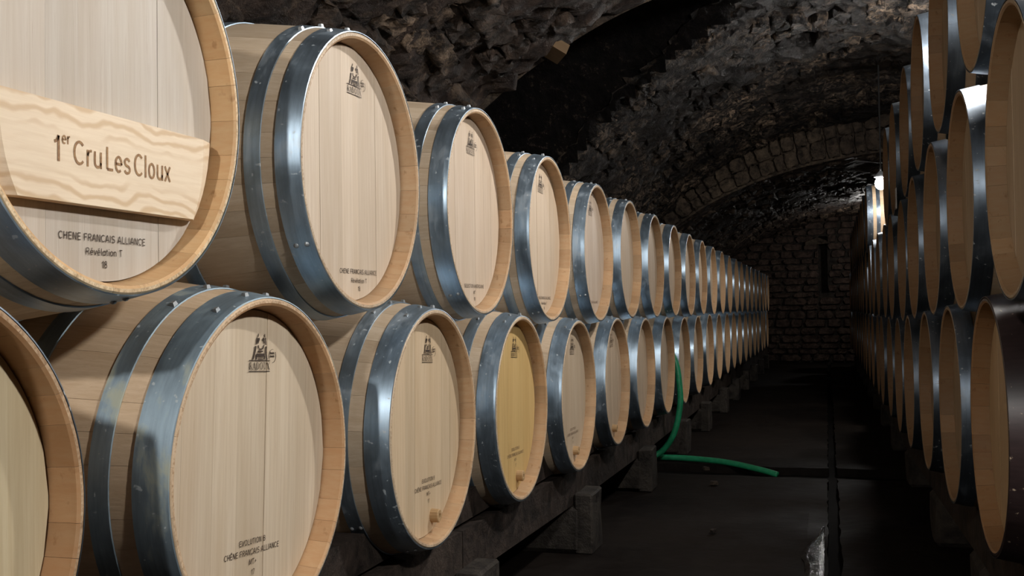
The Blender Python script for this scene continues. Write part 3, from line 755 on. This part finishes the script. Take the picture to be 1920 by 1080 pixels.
# logos: (barrel, y, z centre, tilt, ink)
for key, y, z, a, ink in ((('U', -1), 0.02, 0.196, 0, 'ink'), (('U', 0), 0.0215, 0.199, -0.02, 'ink'), (('U', 1), 0.012, 0.196, 0.0, 'ink'), (('U', 2), 0.0, 0.194, 0.02, 'ink'), (('U', 3), 0.0, 0.19, 0, 'ink'),
                          (('L', 0), 0.029, 0.188, 0.055, 'ink'), (('L', 1), 0.0365, 0.186, 0.045, 'ink'), (('L', 2), 0.03, 0.186, 0.045, 'ink'), (('L', 3), 0.035, 0.186, 0.03, 'ink'), (('L', 4), 0.035, 0.186, 0.0, 'ink_faint')):
    printed(key, y, z, LOGO[ink], 'brand_mark', a)
tcache = {}
def line(key, txt, y, z, w_, cap, ang, ink='ink', bold=0.13):
    kk = (txt, w_, cap, ink)
    if kk not in tcache: tcache[kk] = text_mesh(txt, w_, cap, M[ink], 'lettering', bold)
    printed(key, y, z, tcache[kk], 'lettering', ang)
for key, y, z, ang in ((('U', -1), 0.004, -0.2085, 0.0), (('U', 0), 0.036, -0.2075, 0.0), (('U', 2), 0.03, -0.2075, 0.0)):
    line(key, 'CHENE FRANCAIS ALLIANCE', y, z, 0.1765, 0.0098, ang)
    line(key, 'Révélation T', y, z-0.0185, 0.075, 0.0095, ang); line(key, '18', y, z-0.0355, 0.0105, 0.0098, ang)
line(('U', 1), 'SELECTION AMERICAINE', 0.03, -0.2075, 0.165, 0.0098, 0.0); line(('U', 1), 'MT', 0.03, -0.2255, 0.016, 0.0098, 0); line(('U', 1), '18', 0.032, -0.243, 0.0105, 0.0098, 0)
line(('U', 3), 'CHENE FRANCAIS ALLIANCE', 0.03, -0.2075, 0.1765, 0.0098, 0, 'ink_faint')
for key, dy, ang, ink in ((('L', 0), 0.0, 0.07, 'ink'), (('L', 1), 0.032, 0.03, 'ink'), (('L', 2), 0.03, 0.02, 'ink_faint'), (('L', 3), 0.03, 0.0, 'ink_faint')):
    ca, sa = math.cos(ang), math.sin(ang)
    for txt, dz_, w_ in (('EVOLUTION B', -0.1355, 0.083), ('CHÊNE FRANÇAIS ALLIANCE', -0.1525, 0.174), ('MT+', -0.1695, 0.024), ('17', -0.187, 0.0105)):
        line(key, txt, dy+0.001, dz_, w_, 0.0095 if 'FRAN' not in txt else 0.0097, ang, ink)
# plugs in the lower heads
def plug_mesh():
    n = 14; prof = [(-0.012, 0.0165), (0.018, 0.0150), (0.0195, 0.0135), (0.0195, 0.006), (0.010, 0.0045)]; V, F = [], []
    for x, r in prof:
        for k in range(n): V.append((x, r*math.sin(2*pi*k/n), r*math.cos(2*pi*k/n)*1.08))
    for i in range(len(prof)-1):
        for k in range(n): F.append((i*n+k, (i+1)*n+k, (i+1)*n+(k+1) % n, i*n+(k+1) % n))
    F.append(tuple(range((len(prof)-1)*n, len(prof)*n))[::-1])
    return mesh('plug', V, F, [M['plug']], False)
PLUG = plug_mesh()
for k, (y, z) in {1: (0.056, -0.222), 2: (0.05, -0.218), 3: (0.045, -0.215), 4: (0.045, -0.215)}.items():
    o = printed(('L', k), y, z, PLUG, 'plug'); o['label'] = 'brown oak plug in the head'
# pine name plank across the first upper head
bx, by, bz = POS[('U', -1)]
pl = empty('name_plank', (bx+HX, by, bz-0.164)); tag(pl, 'knotty pine plank engraved with the vineyard name, set across a barrel head', 'sign')
zt, zb = 0.126, 0.0
def plank_half(y0, y1): pass
n = 6; V, F = [], []
rows = [i/n for i in range(n+1)]
def ends(zz, front):
    zc = zz-0.164; full = math.sqrt(max(0, 0.2605**2-zc**2))-0.001
    fr = full-0.024-0.028*zz/0.126
    return (-fr if front else -full), (fr if front else full)
for i, r in enumerate(rows):
    zz = zb+(zt-zb)*r
    a, b = ends(zz, False); c_, d_ = ends(zz, True)
    V += [(0.0, a, zz), (0.012, a*0.65+c_*0.35, zz), (0.022, c_, zz), (0.022, d_, zz), (0.012, b*0.65+d_*0.35, zz), (0.0, b, zz)]
for i in range(n):
    for k in range(5): F.append((i*6+k, i*6+6+k, i*6+7+k, i*6+1+k)[::-1] if False else (i*6+k+1, i*6+k, i*6+6+k, i*6+7+k)[::-1])
F.append((0, 1, 2, 3, 4, 5)); F.append(tuple(n*6+k for k in (5, 4, 3, 2, 1, 0)))
for i in range(n): F.append((i*6+5, i*6, i*6+6, i*6+11)[::-1])
me = mesh('board', V, F, [M['pine']])
import bmesh
bm = bmesh.new(); bm.from_mesh(me); bmesh.ops.recalc_face_normals(bm, faces=bm.faces[:])
bmesh.ops.translate(bm, verts=bm.verts[:], vec=(0, 0, -0.063)); bm.to_mesh(me); bm.free()
obj('board', me, pl, (0, 0, 0.063))
def ptext(txt, y0, y1, z, cap, b=0.115):
    obj('lettering', text_mesh(txt, y1-y0, cap, M['routed'], 'lettering', b), pl, (0.0226, (y0+y1)/2, z))
ptext('1', -0.1185, -0.1035, 0.050, 0.0325, .13); ptext('er', -0.1035, -0.0885, 0.0735, 0.0150, .15)
ptext('Cru', -0.083, -0.027, 0.050, 0.0315); ptext('Les', -0.021, 0.031, 0.050, 0.0315); ptext('Cloux', 0.038, 0.1215, 0.050, 0.0315)

# ------------------------------------------------------------------ supports under the stacks
def rough_block(name, b, mat, parent, seed, amt=0.006, seg=4):
    x0, x1, y0, y1, z0, z1 = b; bm = bmesh.new()
    v, f = box_vf(*b); vs = [bm.verts.new(q) for q in v]; [bm.faces.new([vs[i] for i in ff]) for ff in f]
    bmesh.ops.bevel(bm, geom=bm.edges[:], offset=min(x1-x0, y1-y0, z1-z0)*0.10, segments=1, affect='EDGES')
    bmesh.ops.subdivide_edges(bm, edges=[e for e in bm.edges if e.calc_length() > 0.06], cuts=seg, use_grid_fill=True)
    for q in bm.verts:
        nn = noise.noise_vector(q.co*7+Vector((seed, seed*2, 0)))*amt; q.co += nn
        if z0 < 0.001 and q.co.z < 0.01: q.co.z = max(q.co.z, 0.0)
    me = bpy.data.meshes.new(name); bm.to_mesh(me); bm.free(); me.materials.append(mat)
    return obj(name, me, parent)
def lz(y): return ZL+dzf((y-YL)/P_)+CAMH          # height of the lower left barrel axes along the row
BY = [0.2+1.0, 2.66, 4.02, 5.43, 6.85, 8.18, 9.62, 10.95, 12.35, 13.75, 15.15, 16.5]
for i, y in enumerate(BY):
    top = lz(y)-0.312-0.135
    e = empty('support_block', (-1.05, y, 0)); tag(e, f'low concrete block under the left timber rail, {ORD[i]} from the front', 'block', 'blocks under the left rail')
    rough_block('footing', (0.115-0.36, 0.115, -0.10, 0.10, 0, top-0.001), M['block'], e, i+3)
    rough_block('front_lip', (0.088, 0.16, -0.095, 0.095, 0.0, top+0.045), M['block'], e, i+31)
for xa, xb, nm in ((-1.10, -0.966, 'front'), (-1.75, -1.62, 'rear')):
    for i in range(len(BY)):
        ya, yb = BY[i]-0.0 if i else 0.2, (BY[i+1] if i+1 < len(BY) else 17.6)
        if i == 0: ya = 0.2
        za, zb_ = lz(ya)-0.312, lz(yb)-0.312
        v, f = box_vf(xa, xb, ya+0.003, yb-0.003, 0, 1); v = [(a, b, (za+(zb_-za)*(b-ya)/(yb-ya))-(0 if c > 0 else 0.135)) for a, b, c in v]
        o = obj('timber_rail', mesh('timber_rail', v, f, [M['beam']])); tag(o, f'dark damp timber rail under the lower left barrels, {ORD[i]} length of the {nm} rail', 'beam', 'timber rails under the left barrels')
# saddle wedges between the lower left barrels
for k in range(-1, 20):
    y0 = YL+k*P_+P_/2; zz = lz(y0); pr = []
    for s in range(7):
        a = math.radians(-90+16+s*5.0); pr.append((-P_/2+0.312*math.cos(a), 0.312*math.sin(a)))
    polyp = pr+[(-q[0], q[1]) for q in reversed(pr)]
    polyp = [(min(max(a, -0.29), 0.29), max(b, -0.311)) for a, b in polyp]
    v, f = prism(polyp[::-1], -1.095, -0.985); v = [(a, y0+b, zz+c) for a, b, c in v]
    me = mesh('saddle_wedge', v, f, [M['beam']]); bm = bmesh.new(); bm.from_mesh(me); bmesh.ops.recalc_face_normals(bm, faces=bm.faces[:]); bm.to_mesh(me); bm.free()
    o = obj('saddle_wedge', me); tag(o, f'dark saddle wedge between the {ORD[k+1]} and {ORD[k+2]} lower left barrels', 'wedge', 'wedges between the lower left barrels')
# right-hand rails and blocks
def rz(y): return -0.2642-0.0195*min(max((y-2.4728)/RP, 0), 4)+CAMH
for i, y in enumerate([2.0, 3.25, 4.5, 5.9, 7.3, 8.7, 10.1, 11.5, 12.9, 14.3, 15.7, 17.1]):
    top = rz(y)-0.302-0.135
    e = empty('support_block', (0.55, y, 0)); tag(e, f'dark concrete block under the right timber rail, {ORD[i]} from the front', 'block', 'blocks under the right rail')
    rough_block('footing', (-0.16, 0.2, -0.13, 0.13, 0, top-0.001), M['block'], e, i+77)
ry = [1.9, 3.25, 4.5, 5.9, 7.3, 8.7, 10.1, 11.5, 12.9, 14.3, 15.7, 17.4]
for xa, xb, nm in ((0.40, 0.53, 'front'), (1.03, 1.16, 'rear')):
    for i in range(len(ry)-1):
        ya, yb = ry[i], ry[i+1]; za, zb_ = rz(ya)-0.302, rz(yb)-0.302
        v, f = box_vf(xa, xb, ya+0.003, yb-0.003, 0, 1); v = [(a, b, (za+(zb_-za)*(b-ya)/(yb-ya))-(0 if c > 0 else 0.135)) for a, b, c in v]
        o = obj('timber_rail', mesh('timber_rail', v, f, [M['beam']])); tag(o, f'dark timber rail under the bottom right barrels, {ORD[i]} length of the {nm} rail', 'beam', 'timber rails under the right barrels')
# rear blocks of both stacks are hidden; iron upright between two lower left barrels
e = empty('iron_upright', (-1.0, 1.945, 0)); tag(e, 'thin rusty iron upright between two big lower left barrels', 'bracket')
v, f = box_vf(-0.01, 0.01, -0.016, 0.016, 0, 0.40); obj('flat_bar', mesh('flat_bar', v, f, [M['iron']]), e)
v, f = box_vf(-0.05, 0.012, -0.022, 0.022, 0.40, 0.412); obj('top_lug', mesh('top_lug', v, f, [M['iron']]), e)
# small chock between stacked barrels
V, F = prism([(-0.035, 0), (0.035, 0.0), (0.03, 0.02), (0.0, 0.055), (-0.02, 0.03)], -0.06, 0.0)
for key, lab in (((0, 1), 'small dark chock wedged under the second upper left barrel'),):
    lx, ly, lzz = POS[('L', 0)]
    o = obj('chock', mesh('chock', V, F, [M['beam']]), None, (-0.985, 1.735, lzz+0.222), (0.75, 0, 0)); tag(o, lab, 'wedge')

# ------------------------------------------------------------------ hose, puddle, chips, tags
hp = [(-1.35, 6.44, 0.74), (-1.12, 6.44, 0.75), (-0.97, 6.43, 0.715), (-0.908, 6.41, 0.62), (-0.886, 6.40, 0.49), (-0.884, 6.40, 0.356), (-0.925, 6.40, 0.18), (-1.01, 6.40, 0.062), (-1.12, 6.37, 0.024), (-1.25, 6.36, 0.022), (-1.36, 6.41, 0.022), (-1.25, 6.47, 0.022), (-1.06, 6.47, 0.022), (-0.85, 6.455, 0.022), (-0.61, 6.39, 0.014), (-0.40, 6.30, -0.012), (-0.30, 6.25, -0.03)]
V, F = tube_vf(spline(hp, 10), 0.0185, 14)
o = obj('hose', mesh('hose', V, F, [M['hose']], True)); tag(o, 'green rubber hose hanging from the left barrels and trailing across the floor', 'hose')
def blob(cx, cy, rx, ry, n, seed):
    return [(cx+rx*math.cos(2*pi*k/n)*(0.72+0.5*noise.noise(Vector((math.cos(2*pi*k/n)*2.2+seed, math.sin(2*pi*k/n)*2.2, seed)))), cy+ry*math.sin(2*pi*k/n)*(0.8+0.4*noise.noise(Vector((math.cos(2*pi*k/n)*2.2+seed, math.sin(2*pi*k/n)*2.2, seed+5))))) for k in range(n)]
V, F = [], []; ny = 90
for j in range(ny+1):
    y = 3.1+1.55*j/ny; q = j/ny
    w_ = 0.012+0.080*min(1, 4*(1-q))*max(0.0, 0.62+0.9*noise.noise(Vector((y*3.1, 2.2, 0.4)))+0.15*noise.noise(Vector((y*9, 5.2, 0.4))))
    for i in range(5): V.append((-0.030-w_*i/4+0.004*noise.noise(Vector((y*20, 1, 1))), y, 0.0065 if 0 < i < 4 else 0.004))
for j in range(ny):
    for i in range(4): a = j*5+i; F.append((a, a+5, a+6, a+1))
o = obj('puddle', mesh('puddle', V, F, [M['water']])); o['kind'] = 'stuff'; o['label'] = 'shiny water puddle beside the drain channel'; o['category'] = 'puddle'
CH = [mesh('stone_chip', v, f, [M['arch_stone']]) for v, f in (stone_variant(61, 3, 2, 1), stone_variant(62, 3, 2, 1))]
for i, (x, y, s, lab) in enumerate(((-0.60, 5.62, 0.05, 'flat brown stone chip on the floor near the hose'), (-0.48, 4.42, 0.035, 'small pale stone chip on the dark floor, nearest the camera'), (-0.70, 6.12, 0.05, 'thin stone chip lying right beside the green hose'))):
    o = obj('stone_chip', CH[i % 2], None, (x, y, 0.008+s*0.15), (0, 0, i*1.1)); o.scale = (s, s*0.6, s*0.35); tag(o, lab, 'stone')
v, f = box_vf(-0.003, 0.0, -0.035, 0.035, -0.05, 0.05)
o = obj('paper_tag', mesh('paper_tag', v, f, [M['paper']]), None, (RX-0.002, 5.30, 1.47)); tag(o, 'small white paper tag on the right barrels below the lamp', 'label')
# wooden wedge stuck under the near arch edge
v, f = prism([(-0.07, 0), (0.07, -0.015), (0.07, 0.02), (-0.03, 0.06)], -0.035, 0.035)
o = obj('timber_wedge', mesh('timber_wedge', v, f, [M['wedge']]), None, (-1.17, 4.56, 2.13), (0, 0.5, 0.5)); tag(o, 'small timber wedge sticking out under the near vault edge', 'wedge')

# ------------------------------------------------------------------ lamps
def globe_mesh(mat):
    V, F = [], []; n, m = 12, 7
    for j in range(m+1):
        a = pi*j/m
        for k in range(n): V.append((0.045*math.sin(a)*math.cos(2*pi*k/n), 0.045*math.sin(a)*math.sin(2*pi*k/n), -0.05*math.cos(a)))
    for j in range(m):
        for k in range(n): F.append((j*n+k, j*n+(k+1) % n, (j+1)*n+(k+1) % n, (j+1)*n+k))
    return mesh('globe', V, F, [mat], True)
lamp_labels = ['added unseen fill lamp behind the camera near the left barrels', 'round cellar lamp hanging above and beside the camera', 'added unseen fill lamp under the near vault, above the right row', 'round cellar lamp hidden above the top row on the right', 'glowing round lamp hanging in the gap of the top right row', 'added unseen fill lamp in the last bay before the end wall']
for i, (x, y, z, s) in enumerate(LAMPS):
    t = NT(f'lamp_glow_{i}'); t.b.inputs['Emission Color'].default_value = (*LAMP_COL, 1); t.b.inputs['Emission Strength'].default_value = s; t.b.inputs['Base Color'].default_value = (0.9, 0.9, 0.9, 1)
    e = empty('cellar_or_fill_lamp', (x, y, z-0.05)); tag(e, lamp_labels[i], 'lamp', 'cellar lamps')
    obj('globe', globe_mesh(t.m), e, (0, 0, 0.05))
    n = 12; V, F = [], []
    for r, zz in ((0.03, 0.092), (0.05, 0.098), (0.05, 0.112), (0.022, 0.135), (0.008, 0.15)):
        for k in range(n): V.append((r*math.cos(2*pi*k/n), r*math.sin(2*pi*k/n), zz))
    for j in range(4):
        for k in range(n): F.append((j*n+k, j*n+(k+1) % n, (j+1)*n+(k+1) % n, (j+1)*n+k))
    obj('fitting', mesh('fitting', V, F, [M['lampcap']], True), e)
    sec = 'A' if y < YA else ('B' if y < YB else 'C'); x0, a, h, _, _ = SECT[sec]
    zc = ZS+vh(sec, y)*math.sqrt(1-((x-x0)/a)**2)
    V, F = tube_vf([(0, 0, 0.14), (0, 0, (zc-z+0.05)*0.6), (0, 0, zc-z+0.03)], 0.006, 6); obj('cable', mesh('cable', V, F, [M['cable']]), e)
